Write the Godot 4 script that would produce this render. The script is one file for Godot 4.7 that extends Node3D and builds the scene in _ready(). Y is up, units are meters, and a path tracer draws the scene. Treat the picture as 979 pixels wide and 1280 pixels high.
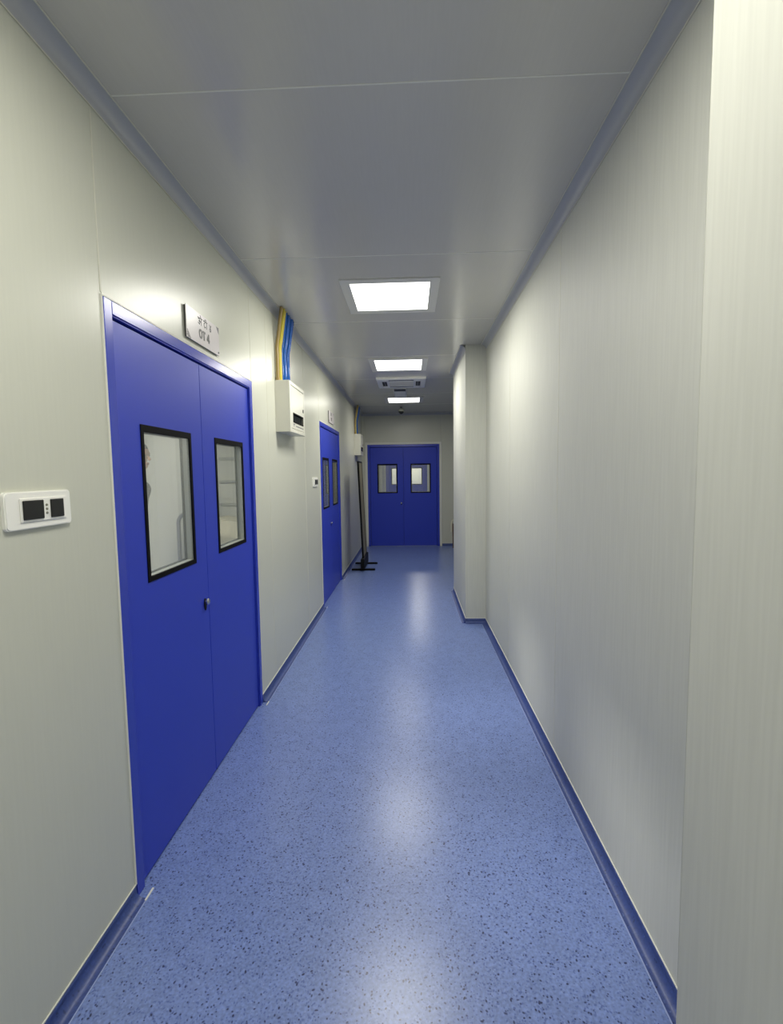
extends Node3D

const XL := -1.0165      # corridor face of the left wall
const XR := 0.7515       # corridor face of the right wall
const XC := 0.549        # corridor face of the two wall columns
const H := 2.776         # ceiling
const HB := 0.052        # skirting height
const ZE := -10.1        # end wall
const ZB := 3.0          # wall behind the camera
const XA := 2.1          # far side of the alcove behind the column
const ZA := -17.5        # far wall of the lobby behind the end door
const T := 0.1           # wall thickness

var M := {}
var rng := RandomNumberGenerator.new()

# ------------------------------------------------------------------ mesh building
class MB:
	var v := PackedVector3Array()
	var n := PackedVector3Array()
	var ix := PackedInt32Array()

	func tri(a: Vector3, b: Vector3, c: Vector3, na: Vector3, nb: Vector3, nc: Vector3) -> void:
		var g := (b - a).cross(c - a)
		if g.dot(na + nb + nc) > 0.0:
			var t := b; b = c; c = t
			t = nb; nb = nc; nc = t
		var k := v.size()
		v.append(a); v.append(b); v.append(c)
		n.append(na); n.append(nb); n.append(nc)
		ix.append(k); ix.append(k + 1); ix.append(k + 2)

	func quad(a: Vector3, b: Vector3, c: Vector3, d: Vector3, m: Vector3) -> void:
		tri(a, b, c, m, m, m)
		tri(a, c, d, m, m, m)

	func quad4(a: Vector3, b: Vector3, c: Vector3, d: Vector3, na: Vector3, nb: Vector3, nc: Vector3, nd: Vector3) -> void:
		tri(a, b, c, na, nb, nc)
		tri(a, c, d, na, nc, nd)

	# box from lo to hi with chamfered edges
	func box(lo: Vector3, hi: Vector3, bev := 0.0) -> void:
		var c := (lo + hi) * 0.5
		var h := (hi - lo) * 0.5
		bev = minf(bev, minf(h.x, minf(h.y, h.z)) * 0.95)
		for ax in 3:
			var b1 := (ax + 1) % 3
			var b2 := (ax + 2) % 3
			for s in [-1.0, 1.0]:
				var p := []
				for q in [[-1, -1], [1, -1], [1, 1], [-1, 1]]:
					var w := Vector3.ZERO
					w[ax] = s * h[ax]
					w[b1] = q[0] * (h[b1] - bev)
					w[b2] = q[1] * (h[b2] - bev)
					p.append(c + w)
				var m := Vector3.ZERO
				m[ax] = s
				quad(p[0], p[1], p[2], p[3], m)
		if bev <= 0.0:
			return
		for ax in 3:
			var b1 := (ax + 1) % 3
			var b2 := (ax + 2) % 3
			for s1 in [-1.0, 1.0]:
				for s2 in [-1.0, 1.0]:
					var p := []
					for e in [-1.0, 1.0]:
						var w := Vector3.ZERO
						w[ax] = e * (h[ax] - bev); w[b1] = s1 * h[b1]; w[b2] = s2 * (h[b2] - bev)
						p.append(c + w)
						w[b1] = s1 * (h[b1] - bev); w[b2] = s2 * h[b2]
						p.append(c + w)
					var m1 := Vector3.ZERO
					m1[b1] = s1
					var m2 := Vector3.ZERO
					m2[b2] = s2
					quad4(p[0], p[1], p[3], p[2], m1, m2, m2, m1)
		for sx in [-1.0, 1.0]:
			for sy in [-1.0, 1.0]:
				for sz in [-1.0, 1.0]:
					var o := Vector3(sx, sy, sz)
					var p0 := c + Vector3(sx * h.x, sy * (h.y - bev), sz * (h.z - bev))
					var p1 := c + Vector3(sx * (h.x - bev), sy * h.y, sz * (h.z - bev))
					var p2 := c + Vector3(sx * (h.x - bev), sy * (h.y - bev), sz * h.z)
					tri(p0, p1, p2, o.normalized(), o.normalized(), o.normalized())

	# slab in x-y with a rectangular hole, from z0 (back) to z1 (front); bev chamfers the four outer and inner front edges
	func ring(o0: Vector2, o1: Vector2, i0: Vector2, i1: Vector2, z0: float, z1: float, bev := 0.0) -> void:
		var oc := [o0, Vector2(o1.x, o0.y), o1, Vector2(o0.x, o1.y)]
		var ic := [i0, Vector2(i1.x, i0.y), i1, Vector2(i0.x, i1.y)]
		var sg := [Vector2(1, 1), Vector2(-1, 1), Vector2(-1, -1), Vector2(1, -1)]
		for k in 4:
			var j := (k + 1) % 4
			var a: Vector2 = oc[k]
			var b: Vector2 = oc[j]
			var c: Vector2 = ic[k]
			var d: Vector2 = ic[j]
			var ab: Vector2 = a + sg[k] * bev
			var bb: Vector2 = b + sg[j] * bev
			var cb: Vector2 = c - sg[k] * bev
			var db: Vector2 = d - sg[j] * bev
			quad(V(ab, z1), V(bb, z1), V(db, z1), V(cb, z1), Vector3(0, 0, 1))
			quad(V(a, z0), V(b, z0), V(d, z0), V(c, z0), Vector3(0, 0, -1))
			var e := (b - a).normalized()
			var outn := Vector3(e.y, -e.x, 0)
			quad(V(a, z0), V(b, z0), V(b, z1 - bev), V(a, z1 - bev), outn)
			quad(V(c, z0), V(d, z0), V(d, z1 - bev), V(c, z1 - bev), -outn)
			if bev > 0.0:
				quad4(V(a, z1 - bev), V(b, z1 - bev), V(bb, z1), V(ab, z1), outn, outn, Vector3(0, 0, 1), Vector3(0, 0, 1))
				quad4(V(c, z1 - bev), V(d, z1 - bev), V(db, z1), V(cb, z1), -outn, -outn, Vector3(0, 0, 1), Vector3(0, 0, 1))

	func V(p: Vector2, z: float) -> Vector3:
		return Vector3(p.x, p.y, z)

	# polygon in x-y extruded from z0 to z1
	func prism(poly: PackedVector2Array, z0: float, z1: float) -> void:
		var id := Geometry2D.triangulate_polygon(poly)
		for k in range(0, id.size(), 3):
			for s in [[z0, Vector3(0, 0, -1)], [z1, Vector3(0, 0, 1)]]:
				tri(V(poly[id[k]], s[0]), V(poly[id[k + 1]], s[0]), V(poly[id[k + 2]], s[0]), s[1], s[1], s[1])
		var cw := Geometry2D.is_polygon_clockwise(poly)
		for k in poly.size():
			var a := poly[k]
			var b := poly[(k + 1) % poly.size()]
			var e := (b - a).normalized()
			var m := Vector3(e.y, -e.x, 0) * (-1.0 if cw else 1.0)
			quad(V(a, z0), V(b, z0), V(b, z1), V(a, z1), m)

	# flat stroke in x-y: a bar of a given width along points, between z0 and z1
	func stroke(p: Array, w: float, z0: float, z1: float) -> void:
		for k in p.size() - 1:
			var a: Vector2 = p[k]
			var b: Vector2 = p[k + 1]
			var e := (b - a).normalized() * w * 0.5
			var s := Vector2(-e.y, e.x)
			prism(PackedVector2Array([a - e - s, b + e - s, b + e + s, a - e + s]), z0, z1)

	# round tube along points
	func tube(p: Array, r: float, sides := 10, caps := true) -> void:
		var rings := []
		var nr := []
		var side := Vector3.ZERO
		for k in p.size():
			var t: Vector3 = (p[mini(k + 1, p.size() - 1)] - p[maxi(k - 1, 0)]).normalized()
			if k == 0:
				side = t.cross(Vector3.UP if absf(t.y) < 0.9 else Vector3.RIGHT).normalized()
			side = (side - t * side.dot(t)).normalized()
			var up := t.cross(side)
			var a := []
			var b := []
			for s in sides:
				var q := TAU * s / sides
				var m := side * cos(q) + up * sin(q)
				b.append(m)
				a.append(p[k] + m * r)
			rings.append(a)
			nr.append(b)
		for k in p.size() - 1:
			for s in sides:
				var j := (s + 1) % sides
				quad4(rings[k][s], rings[k][j], rings[k + 1][j], rings[k + 1][s], nr[k][s], nr[k][j], nr[k + 1][j], nr[k + 1][s])
		if caps:
			for e in [[0, 1], [p.size() - 1, p.size() - 2]]:
				var m: Vector3 = (p[e[0]] - p[e[1]]).normalized()
				for s in sides:
					tri(p[e[0]], rings[e[0]][s], rings[e[0]][(s + 1) % sides], m, m, m)

	# profile of (radius, height) turned about the axis "up" at "at"
	func lathe(prof: Array, at: Vector3, up := Vector3.UP, sides := 20) -> void:
		var sd := up.cross(Vector3.UP if absf(up.y) < 0.9 else Vector3.RIGHT).normalized()
		var fw := up.cross(sd)
		for k in prof.size() - 1:
			var a: Vector2 = prof[k]
			var b: Vector2 = prof[k + 1]
			var e := (b - a).normalized()
			for s in sides:
				var q0 := TAU * s / sides
				var q1 := TAU * (s + 1) / sides
				var d0 := sd * cos(q0) + fw * sin(q0)
				var d1 := sd * cos(q1) + fw * sin(q1)
				var m0 := d0 * e.y - up * e.x
				var m1 := d1 * e.y - up * e.x
				quad4(at + d0 * a.x + up * a.y, at + d1 * a.x + up * a.y, at + d1 * b.x + up * b.y, at + d0 * b.x + up * b.y, m0, m1, m1, m0)

	# open profile of x-y points with normals, swept straight from z0 to z1
	func strip(p: Array, m: Array, z0: float, z1: float) -> void:
		for k in p.size() - 1:
			quad4(V(p[k], z0), V(p[k + 1], z0), V(p[k + 1], z1), V(p[k], z1), V(m[k], 0), V(m[k + 1], 0), V(m[k + 1], 0), V(m[k], 0))

	func mesh() -> ArrayMesh:
		var a := []
		a.resize(Mesh.ARRAY_MAX)
		a[Mesh.ARRAY_VERTEX] = v
		a[Mesh.ARRAY_NORMAL] = n
		a[Mesh.ARRAY_INDEX] = ix
		var r := ArrayMesh.new()
		r.add_surface_from_arrays(Mesh.PRIMITIVE_TRIANGLES, a)
		return r

# ------------------------------------------------------------------ nodes
func numbered(parent: Node, called: String) -> String:
	if not parent.has_node(called):
		return called
	var k := 1
	while parent.has_node("%s_%03d" % [called, k]):
		k += 1
	return "%s_%03d" % [called, k]

func tag(o: Node, label := "", category := "", group := "", kind := "") -> void:
	if label: o.set_meta("label", label)
	if category: o.set_meta("category", category)
	if group: o.set_meta("group", group)
	if kind: o.set_meta("kind", kind)

func base(called: String, at := Vector3.ZERO, turn := 0.0) -> Node3D:
	var o := Node3D.new()
	o.name = numbered(self, called)
	add_child(o)
	o.position = at
	o.rotation_degrees.y = turn
	return o

func put(mb: MB, called: String, mat: Material, parent: Node) -> MeshInstance3D:
	return put_mesh(mb.mesh(), called, mat, parent)

func put_mesh(me: Mesh, called: String, mat: Material, parent: Node) -> MeshInstance3D:
	var o := MeshInstance3D.new()
	o.name = numbered(parent, called)
	o.mesh = me
	o.material_override = mat
	o.cast_shadow = GeometryInstance3D.SHADOW_CASTING_SETTING_ON
	parent.add_child(o)
	return o

func pbox(parent: Node, called: String, mat: Material, lo: Vector3, hi: Vector3, bev := 0.0) -> MeshInstance3D:
	var m := MB.new()
	m.box(Vector3(minf(lo.x, hi.x), minf(lo.y, hi.y), minf(lo.z, hi.z)), Vector3(maxf(lo.x, hi.x), maxf(lo.y, hi.y), maxf(lo.z, hi.z)), bev)
	return put(m, called, mat, parent)

func copy(o: Node3D, called: String) -> Node3D:
	var c: Node3D = o.duplicate()
	c.name = numbered(self, called)
	add_child(c)
	return c

# ------------------------------------------------------------------ materials
func mat(key: String, srgb: Color, rough := 0.5, metal := 0.0) -> StandardMaterial3D:
	var m := StandardMaterial3D.new()
	m.resource_name = key
	m.albedo_color = srgb
	m.roughness = rough
	m.metallic = metal
	M[key] = m
	return m

func c8(r: int, g: int, b: int) -> Color:
	return Color(r / 255.0, g / 255.0, b / 255.0)

func grain(m: StandardMaterial3D, sd: int, low: Color, scale: Vector3, freq := 0.02) -> void:
	var nz := FastNoiseLite.new()
	nz.seed = sd
	nz.frequency = freq
	nz.fractal_octaves = 4
	var im := nz.get_seamless_image(512, 512)
	im.convert(Image.FORMAT_RGB8)
	for y in 512:
		for x in 512:
			var g := im.get_pixel(x, y).r
			im.set_pixel(x, y, low.lerp(Color.WHITE, g))
	m.albedo_texture = ImageTexture.create_from_image(im)
	m.uv1_triplanar = true
	m.uv1_world_triplanar = true
	m.uv1_scale = scale
	m.uv1_triplanar_sharpness = 8.0

# speckled sheet vinyl: mottled ground with pale flecks, mid-blue flecks and dark chips
func vinyl_image(ground: Color, dark_per: int, mid_per: int, pale_per: int, sd: int) -> Image:
	var s := 1024
	rng.seed = sd
	var nz := FastNoiseLite.new()
	nz.seed = sd
	nz.frequency = 0.012
	var im := nz.get_seamless_image(s, s)
	im.convert(Image.FORMAT_RGB8)
	var fine := FastNoiseLite.new()
	fine.seed = sd + 5
	fine.frequency = 0.11
	var im2 := fine.get_seamless_image(s, s)
	for y in s:
		for x in s:
			var k := 0.93 + 0.07 * im.get_pixel(x, y).r + 0.24 * (im2.get_pixel(x, y).r - 0.5)
			im.set_pixel(x, y, Color(ground.r * k, ground.g * k, ground.b * k))
	for kind in [[pale_per, ground.lerp(c8(160, 176, 216), 0.38), 0.8, 1.5], [mid_per, ground.lerp(c8(40, 56, 120), 0.5), 0.8, 1.7], [dark_per, c8(18, 26, 66), 0.85, 1.85]]:
		for k in kind[0]:
			var cx := rng.randf() * s
			var cy := rng.randf() * s
			var r := rng.randf_range(kind[2], kind[3])
			var st := rng.randf_range(1.0, 1.9)
			var an := rng.randf() * PI
			var co: Color = kind[1]
			co = co.lerp(ground, rng.randf_range(0.0, 0.35))
			var R := int(ceil(r * st)) + 1
			for dy in range(-R, R + 1):
				for dx in range(-R, R + 1):
					var u := (dx * cos(an) + dy * sin(an)) / st
					var w := -dx * sin(an) + dy * cos(an)
					var a := clampf(r - sqrt(u * u + w * w) + 0.5, 0.0, 1.0)
					if a > 0.0:
						var px := posmod(int(cx) + dx, s)
						var py := posmod(int(cy) + dy, s)
						im.set_pixel(px, py, im.get_pixel(px, py).lerp(co, a))
	return im

func make_materials() -> void:
	var wl := mat("wall", c8(204, 205, 191), 0.3)
	wl.metallic_specular = 0.38
	grain(wl, 3, Color(0.985, 0.985, 0.985), Vector3(3.0, 0.12, 3.0), 0.05)
	var wr := mat("wall_grained", c8(205, 206, 196), 0.56)
	wr.metallic_specular = 0.29
	grain(wr, 6, Color(0.962, 0.962, 0.962), Vector3(2.5, 0.1, 2.5), 0.05)
	grain(mat("ceiling", c8(202, 200, 192), 0.18), 4, Color(0.985, 0.985, 0.985), Vector3(3.0, 3.0, 0.15), 0.05)
	mat("cove", c8(176, 178, 182), 0.35)
	mat("seal", c8(226, 226, 216), 0.6)
	mat("joint", c8(214, 213, 198), 0.5)
	mat("blue", c8(48, 66, 186), 0.4).metallic_specular = 0.38
	mat("blue_gloss", c8(46, 64, 182), 0.24)
	mat("black_rubber", c8(14, 14, 16), 0.7).metallic_specular = 0.2
	mat("alu", c8(158, 163, 156), 0.42, 0.4)
	mat("chrome", c8(205, 206, 210), 0.18, 1.0)
	mat("white_plastic", c8(244, 243, 236), 0.35)
	mat("black_plastic", c8(13, 13, 13), 0.4)
	mat("grey_dot", c8(128, 128, 112), 0.5)
	mat("white_metal", c8(216, 215, 202), 0.32)
	mat("frame_metal", c8(214, 213, 206), 0.35)
	mat("dark_gap", c8(30, 31, 34), 0.7)
	mat("sign_face", c8(212, 206, 206), 0.3)
	mat("sign_edge", c8(70, 70, 66), 0.5)
	mat("ink", c8(26, 25, 28), 0.5)
	mat("ink_grey", c8(92, 90, 96), 0.5)
	mat("yellow_pipe", c8(190, 174, 48), 0.3)
	mat("brown_pipe", c8(156, 134, 84), 0.3)
	mat("blue_pipe", c8(22, 88, 170), 0.16)
	mat("dark_steel", c8(14, 14, 15), 0.5).metallic_specular = 0.25
	mat("board", c8(126, 120, 98), 0.6)
	mat("steel_grey", c8(118, 120, 122), 0.35, 0.5)
	mat("dark_glass", c8(26, 30, 28), 0.12)
	mat("cream", c8(226, 220, 196), 0.4)
	mat("brown", c8(96, 72, 56), 0.6)
	mat("skin", c8(170, 128, 98), 0.55)
	mat("hair", c8(24, 20, 18), 0.5)
	mat("scrubs", c8(84, 86, 92), 0.85)
	mat("shoe", c8(40, 40, 44), 0.6)
	mat("pale_cart", c8(216, 210, 180), 0.4)
	mat("rail_grey", c8(160, 162, 152), 0.5)
	var g := mat("glass", Color(0.9, 0.95, 0.92, 0.02), 0.02)
	g.transparency = BaseMaterial3D.TRANSPARENCY_ALPHA
	var fl := mat("vinyl", Color.WHITE, 0.285)
	fl.albedo_texture = ImageTexture.create_from_image(vinyl_image(c8(116, 136, 192), 3600, 12000, 5000, 11))
	fl.uv1_triplanar = true
	fl.uv1_world_triplanar = true
	fl.uv1_scale = Vector3.ONE / 1.5
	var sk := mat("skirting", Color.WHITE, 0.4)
	sk.albedo_texture = ImageTexture.create_from_image(vinyl_image(c8(58, 76, 136), 1500, 5000, 1200, 12))  # same vinyl as the floor, shade at the wall foot put into a darker blue
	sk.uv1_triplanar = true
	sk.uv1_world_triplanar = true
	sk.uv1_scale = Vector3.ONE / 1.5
	var d := mat("diffuser", Color.WHITE, 0.4)
	d.emission_enabled = true
	d.emission = Color(1.0, 1.0, 0.97)
	d.emission_energy_multiplier = 3.0

# ------------------------------------------------------------------ lights
const PANEL_LIGHT := 2.6
func ceiling_light(x: float, z: float, label: String, energy := PANEL_LIGHT, called := "ceiling_light") -> Node3D:
	var o := base(called, Vector3(x, H, z))
	tag(o, label, "ceiling light", "square ceiling lights")
	var m := MB.new()
	m.ring(Vector2(-0.325, -0.325), Vector2(0.325, 0.325), Vector2(-0.262, -0.262), Vector2(0.262, 0.262), -0.004, 0.009, 0.002)
	var f := put(m, "frame", M.frame_metal, o)
	f.rotation_degrees.x = 90      # the ring's front faces down
	var p := pbox(o, "diffuser", M.diffuser, Vector3(-0.2625, -0.006, -0.2625), Vector3(0.2625, 0.004, 0.2625), 0.0)
	var l := AreaLight3D.new()
	l.name = "light"
	l.area_size = Vector2(0.52, 0.52)
	l.light_energy = energy
	l.light_color = Color(1.0, 0.99, 0.95)
	l.shadow_enabled = true
	l.area_range = 14.0
	o.add_child(l)
	l.position.y = -0.012
	l.rotation_degrees.x = -90
	return o

# ------------------------------------------------------------------ structure helpers
# panels of a wall: the node's local x runs right as you face the wall, y up, z towards you; spans are [x0, x1, y0, y1]
func wall(called: String, at: Vector3, turn: float, spans: Array, label: String, seals: Array = [], tilt := 0.0, ma: Material = null) -> Node3D:
	var w := base(called, at, turn)
	tag(w, label, "wall", "", "structure")
	rng.seed = hash(called)
	for s in spans:
		var m := MB.new()
		var hx: float = (s[1] - s[0]) * 0.5
		m.box(Vector3(-hx + 0.001, s[2], -T), Vector3(hx - 0.001, s[3], 0), 0.0015)
		var o := put(m, "panel", ma if ma else M.wall, w)
		o.position.x = (s[0] + s[1]) * 0.5
		o.rotation.y = rng.randf_range(-tilt, tilt)
	for s in seals:
		pbox(w, "joint", M.joint, Vector3(s[0] - 0.0028, s[1], -0.004), Vector3(s[0] + 0.0028, s[2], 0.0012), 0.0008)
	return w

func skirting(called: String, at: Vector3, turn: float, x0: float, x1: float, label: String, caps := [false, false]) -> void:
	var w := base(called, at, turn)
	tag(w, label, "skirting", "", "structure")
	var p := []
	var q := []
	# in the (out, up) plane: top edge, face, hollow curve, thin tail on the floor
	var pts := [[Vector2(0, HB), Vector2(0, 1)], [Vector2(0.003, HB), Vector2(0.6, 0.8)], [Vector2(0.003, 0.034), Vector2(1, 0)]]
	for k in 7:
		var a := PI + k * (PI / 2) / 6.0
		pts.append([Vector2(0.033 + 0.03 * cos(a), 0.0335 + 0.03 * sin(a)), Vector2(-cos(a), -sin(a))])
	pts.append([Vector2(0.038, 0.003), Vector2(0, 1)])
	pts.append([Vector2(0.039, 0.0), Vector2(1, 0.5).normalized()])
	for e in pts:
		p.append(e[0])
		q.append(e[1])
	var m := MB.new()
	m.strip(p, q, x0, x1)
	for e in [x0, x1]:
		for k in range(1, p.size() - 1):
			m.tri(Vector3(0, 0, e), Vector3(p[k].x, p[k].y, e), Vector3(p[k + 1].x, p[k + 1].y, e), Vector3(0, 0, 1 if e == x1 else -1), Vector3(0, 0, 1 if e == x1 else -1), Vector3(0, 0, 1 if e == x1 else -1))
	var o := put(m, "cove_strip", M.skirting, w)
	o.transform = Transform3D(Basis(Vector3(0, 0, 1), Vector3(0, 1, 0), Vector3(1, 0, 0)), Vector3.ZERO)
	pbox(w, "top_seal", M.seal, Vector3(x0, HB - 0.0005, 0), Vector3(x1, HB + 0.0045, 0.004), 0.001)
	pbox(w, "weld_line", M.weld, Vector3(x0, -0.001, 0.038), Vector3(x1, 0.0028, 0.042), 0.001)
	if caps[0]:
		pbox(w, "end_cap", M.seal, Vector3(x0 - 0.045, 0, 0.036), Vector3(x0 + 0.01, 0.004, 0.043), 0.001)
	if caps[1]:
		pbox(w, "end_cap", M.seal, Vector3(x1 - 0.01, 0, 0.036), Vector3(x1 + 0.045, 0.004, 0.043), 0.001)

func cornice(called: String, at: Vector3, turn: float, x0: float, x1: float, label: String) -> void:
	var w := base(called, at, turn)
	tag(w, label, "cove trim", "", "structure")
	var r := 0.05
	var p := []
	var q := []
	for k in 9:
		var a := PI - k * (PI / 2) / 8.0
		p.append(Vector2(r + (r - 0.002) * cos(a), -r + (r - 0.002) * sin(a)))
		q.append(Vector2(-cos(a), -sin(a)))
	var m := MB.new()
	m.strip(p, q, x0, x1)
	var o := put(m, "curved_profile", M.cove, w)
	o.transform = Transform3D(Basis(Vector3(0, 0, 1), Vector3(0, 1, 0), Vector3(1, 0, 0)), Vector3.ZERO)
	pbox(w, "seal", M.joint, Vector3(x0, -r - 0.004, 0), Vector3(x1, -r + 0.001, 0.004), 0.001)
	pbox(w, "seal", M.joint, Vector3(x0, -0.004, r - 0.001), Vector3(x1, 0.0, r + 0.004), 0.001)

# ------------------------------------------------------------------ doors
var door_proto: Node3D
func make_door(called: String) -> Node3D:
	var d := base(called)
	var W := 0.75
	var DH := 2.135
	var fw := 0.05
	var m := MB.new()
	# frame: two jambs and a head with mitred look, slightly proud of the wall
	var fp := PackedVector2Array([Vector2(-W, 0), Vector2(-W, DH), Vector2(W, DH), Vector2(W, 0), Vector2(W - fw, 0), Vector2(W - fw, DH - fw), Vector2(-W + fw, DH - fw), Vector2(-W + fw, 0)])
	m.prism(fp, -0.1, 0.0)
	var f := put(m, "frame", M.blue, d)
	m = MB.new()      # raised outer lip of the frame, chamfered
	m.box(Vector3(-W, 0, 0), Vector3(-W + 0.046, DH, 0.005), 0.0025)
	m.box(Vector3(W - 0.046, 0, 0), Vector3(W, DH, 0.005), 0.0025)
	m.box(Vector3(-W + 0.046, DH - 0.046, 0), Vector3(W - 0.046, DH, 0.005), 0.0025)
	put(m, "lip", M.blue_gloss, f)
	m = MB.new()
	m.box(Vector3(-W - 0.006, HB, -0.003), Vector3(-W, DH + 0.005, 0.004), 0.001)
	m.box(Vector3(W, HB, -0.003), Vector3(W + 0.006, DH + 0.005, 0.004), 0.001)
	m.box(Vector3(-W, DH, -0.003), Vector3(W, DH + 0.005, 0.004), 0.001)
	put(m, "seal_bead", M.seal, f)
	m = MB.new()      # rubber stop behind the leaves
	m.box(Vector3(-W + fw, 0.003, -0.075), Vector3(-W + fw + 0.02, DH - fw, -0.062))
	m.box(Vector3(W - fw - 0.02, 0.003, -0.075), Vector3(W - fw, DH - fw, -0.062))
	m.box(Vector3(-W + fw + 0.02, DH - fw - 0.02, -0.075), Vector3(W - fw - 0.02, DH - fw, -0.062))
	m.box(Vector3(-0.02, 0.01, -0.075), Vector3(0.02, DH - fw - 0.02, -0.062))
	put(m, "stop_rubber", M.black_rubber, f)
	for s in [-1.0, 1.0]:
		var xs := [-W + fw + 0.005, -0.004] if s < 0 else [-0.0005, W - fw - 0.005]
		var hx := [-0.548, -0.126] if s < 0 else [0.147, 0.57]
		var i0 := Vector2(hx[0], 1.122)
		var i1 := Vector2(hx[1], 1.735)
		m = MB.new()
		m.ring(Vector2(xs[0], 0.008), Vector2(xs[1], DH - fw - 0.008), i0 + Vector2(0.02, 0.02), i1 - Vector2(0.02, 0.02), -0.046, -0.009, 0.0015)
		var leaf := put(m, "leaf", M.blue, d)
		m = MB.new()
		m.ring(i0, i1, i0 + Vector2(0.021, 0.021), i1 - Vector2(0.021, 0.028), -0.011, -0.005, 0.002)  # top bar widened to stand in for the shaded reveal above the pane
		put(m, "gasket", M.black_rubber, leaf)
		m = MB.new()
		m.ring(i0 + Vector2(0.0205, 0.0205), i1 - Vector2(0.0205, 0.0205), i0 + Vector2(0.0225, 0.0225), i1 - Vector2(0.0225, 0.0225), -0.040, -0.0115)
		put(m, "reveal", M.alu, leaf)
		m = MB.new()
		m.ring(i0 + Vector2(0.0, 0.0), i1, i0 + Vector2(0.028, 0.028), i1 - Vector2(0.028, 0.028), -0.05, -0.0405, 0.001)
		put(m, "gasket", M.black_rubber, leaf)
		pbox(leaf, "pane", M.glass, Vector3(i0.x + 0.0226, i0.y + 0.0226, -0.0135), Vector3(i1.x - 0.0226, i1.y - 0.0226, -0.0115))
		pbox(leaf, "pane", M.glass, Vector3(i0.x + 0.0226, i0.y + 0.0226, -0.0402), Vector3(i1.x - 0.0226, i1.y - 0.0226, -0.0382))
		if s < 0:
			m = MB.new()
			var oval := PackedVector2Array()
			for q in 20:
				oval.append(Vector2(-0.05 + 0.012 * cos(TAU * q / 20), 0.9 + 0.03 * sin(TAU * q / 20)))
			m.prism(oval, -0.009, -0.005)
			put(m, "dark_oval", M.dark_steel, leaf)  # flat dark oval on the leaf, behind and below the knob
			m = MB.new()
			m.lathe([Vector2(0, 0.016), Vector2(0.011, 0.0155), Vector2(0.0165, 0.011), Vector2(0.0165, 0.006), Vector2(0.008, 0.0), Vector2(0.008, -0.004)], Vector3(-0.05, 0.914, -0.002), Vector3(0, 0, 1))
			var k := put(m, "lock_knob", M.chrome, leaf)
			tag(k, "small chrome lock knob")
	return d

func place_door(o: Node3D, at: Vector3, turn: float, label: String) -> Node3D:
	o.position = at
	o.rotation_degrees.y = turn
	tag(o, label, "door", "", "structure")
	return o

# ------------------------------------------------------------------ wall fittings
func switch_plate(at: Vector3, turn: float, label: String) -> void:
	var o := base("switch_plate", at, turn)
	tag(o, label, "switch plate", "double switch plates beside the doors")
	var p := PackedVector2Array()
	for k in 24:
		var q := TAU * k / 24.0
		var cx := 0.1045 if cos(q) > 0 else -0.1045
		var cy := 0.0375 if sin(q) > 0 else -0.0375
		p.append(Vector2(cx + 0.0125 * cos(q + TAU / 48), cy + 0.0125 * sin(q + TAU / 48)))
	var m := MB.new()
	m.prism(p, 0.0, 0.0085)
	var p2 := PackedVector2Array()
	for q in p:
		p2.append(q * Vector2(0.975, 0.945))
	m.prism(p2, 0.0085, 0.011)
	put(m, "cover", M.white_plastic, o)
	m = MB.new()
	m.box(Vector3(-0.073, -0.031, 0.011), Vector3(0.093, 0.032, 0.0145), 0.0015)
	put(m, "module", M.white_plastic, o)
	pbox(o, "switch", M.black_plastic, Vector3(-0.067, -0.025, 0.0145), Vector3(0.004, 0.026, 0.018), 0.0015)
	pbox(o, "switch", M.black_plastic, Vector3(0.029, -0.025, 0.0145), Vector3(0.079, 0.026, 0.018), 0.0015)
	for k in 3:
		m = MB.new()
		m.lathe([Vector2(0, 0.0022), Vector2(0.0032, 0.0018), Vector2(0.0036, 0)], Vector3(0.0165, 0.011 - k * 0.011, 0.0145), Vector3(0, 0, 1), 12)
		put(m, "indicator", M.grey_dot, o)

func text_mesh(s: String, height: float, depth: float) -> TextMesh:
	var t := TextMesh.new()
	var f := SystemFont.new()
	f.font_names = PackedStringArray(["Droid Sans"])
	f.font_weight = 700
	var bold := FontVariation.new()
	bold.base_font = f
	bold.variation_embolden = 0.9
	t.font = bold
	t.text = s
	t.font_size = 64
	t.pixel_size = height / 46.0
	t.depth = depth
	t.horizontal_alignment = HORIZONTAL_ALIGNMENT_CENTER
	return t

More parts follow.
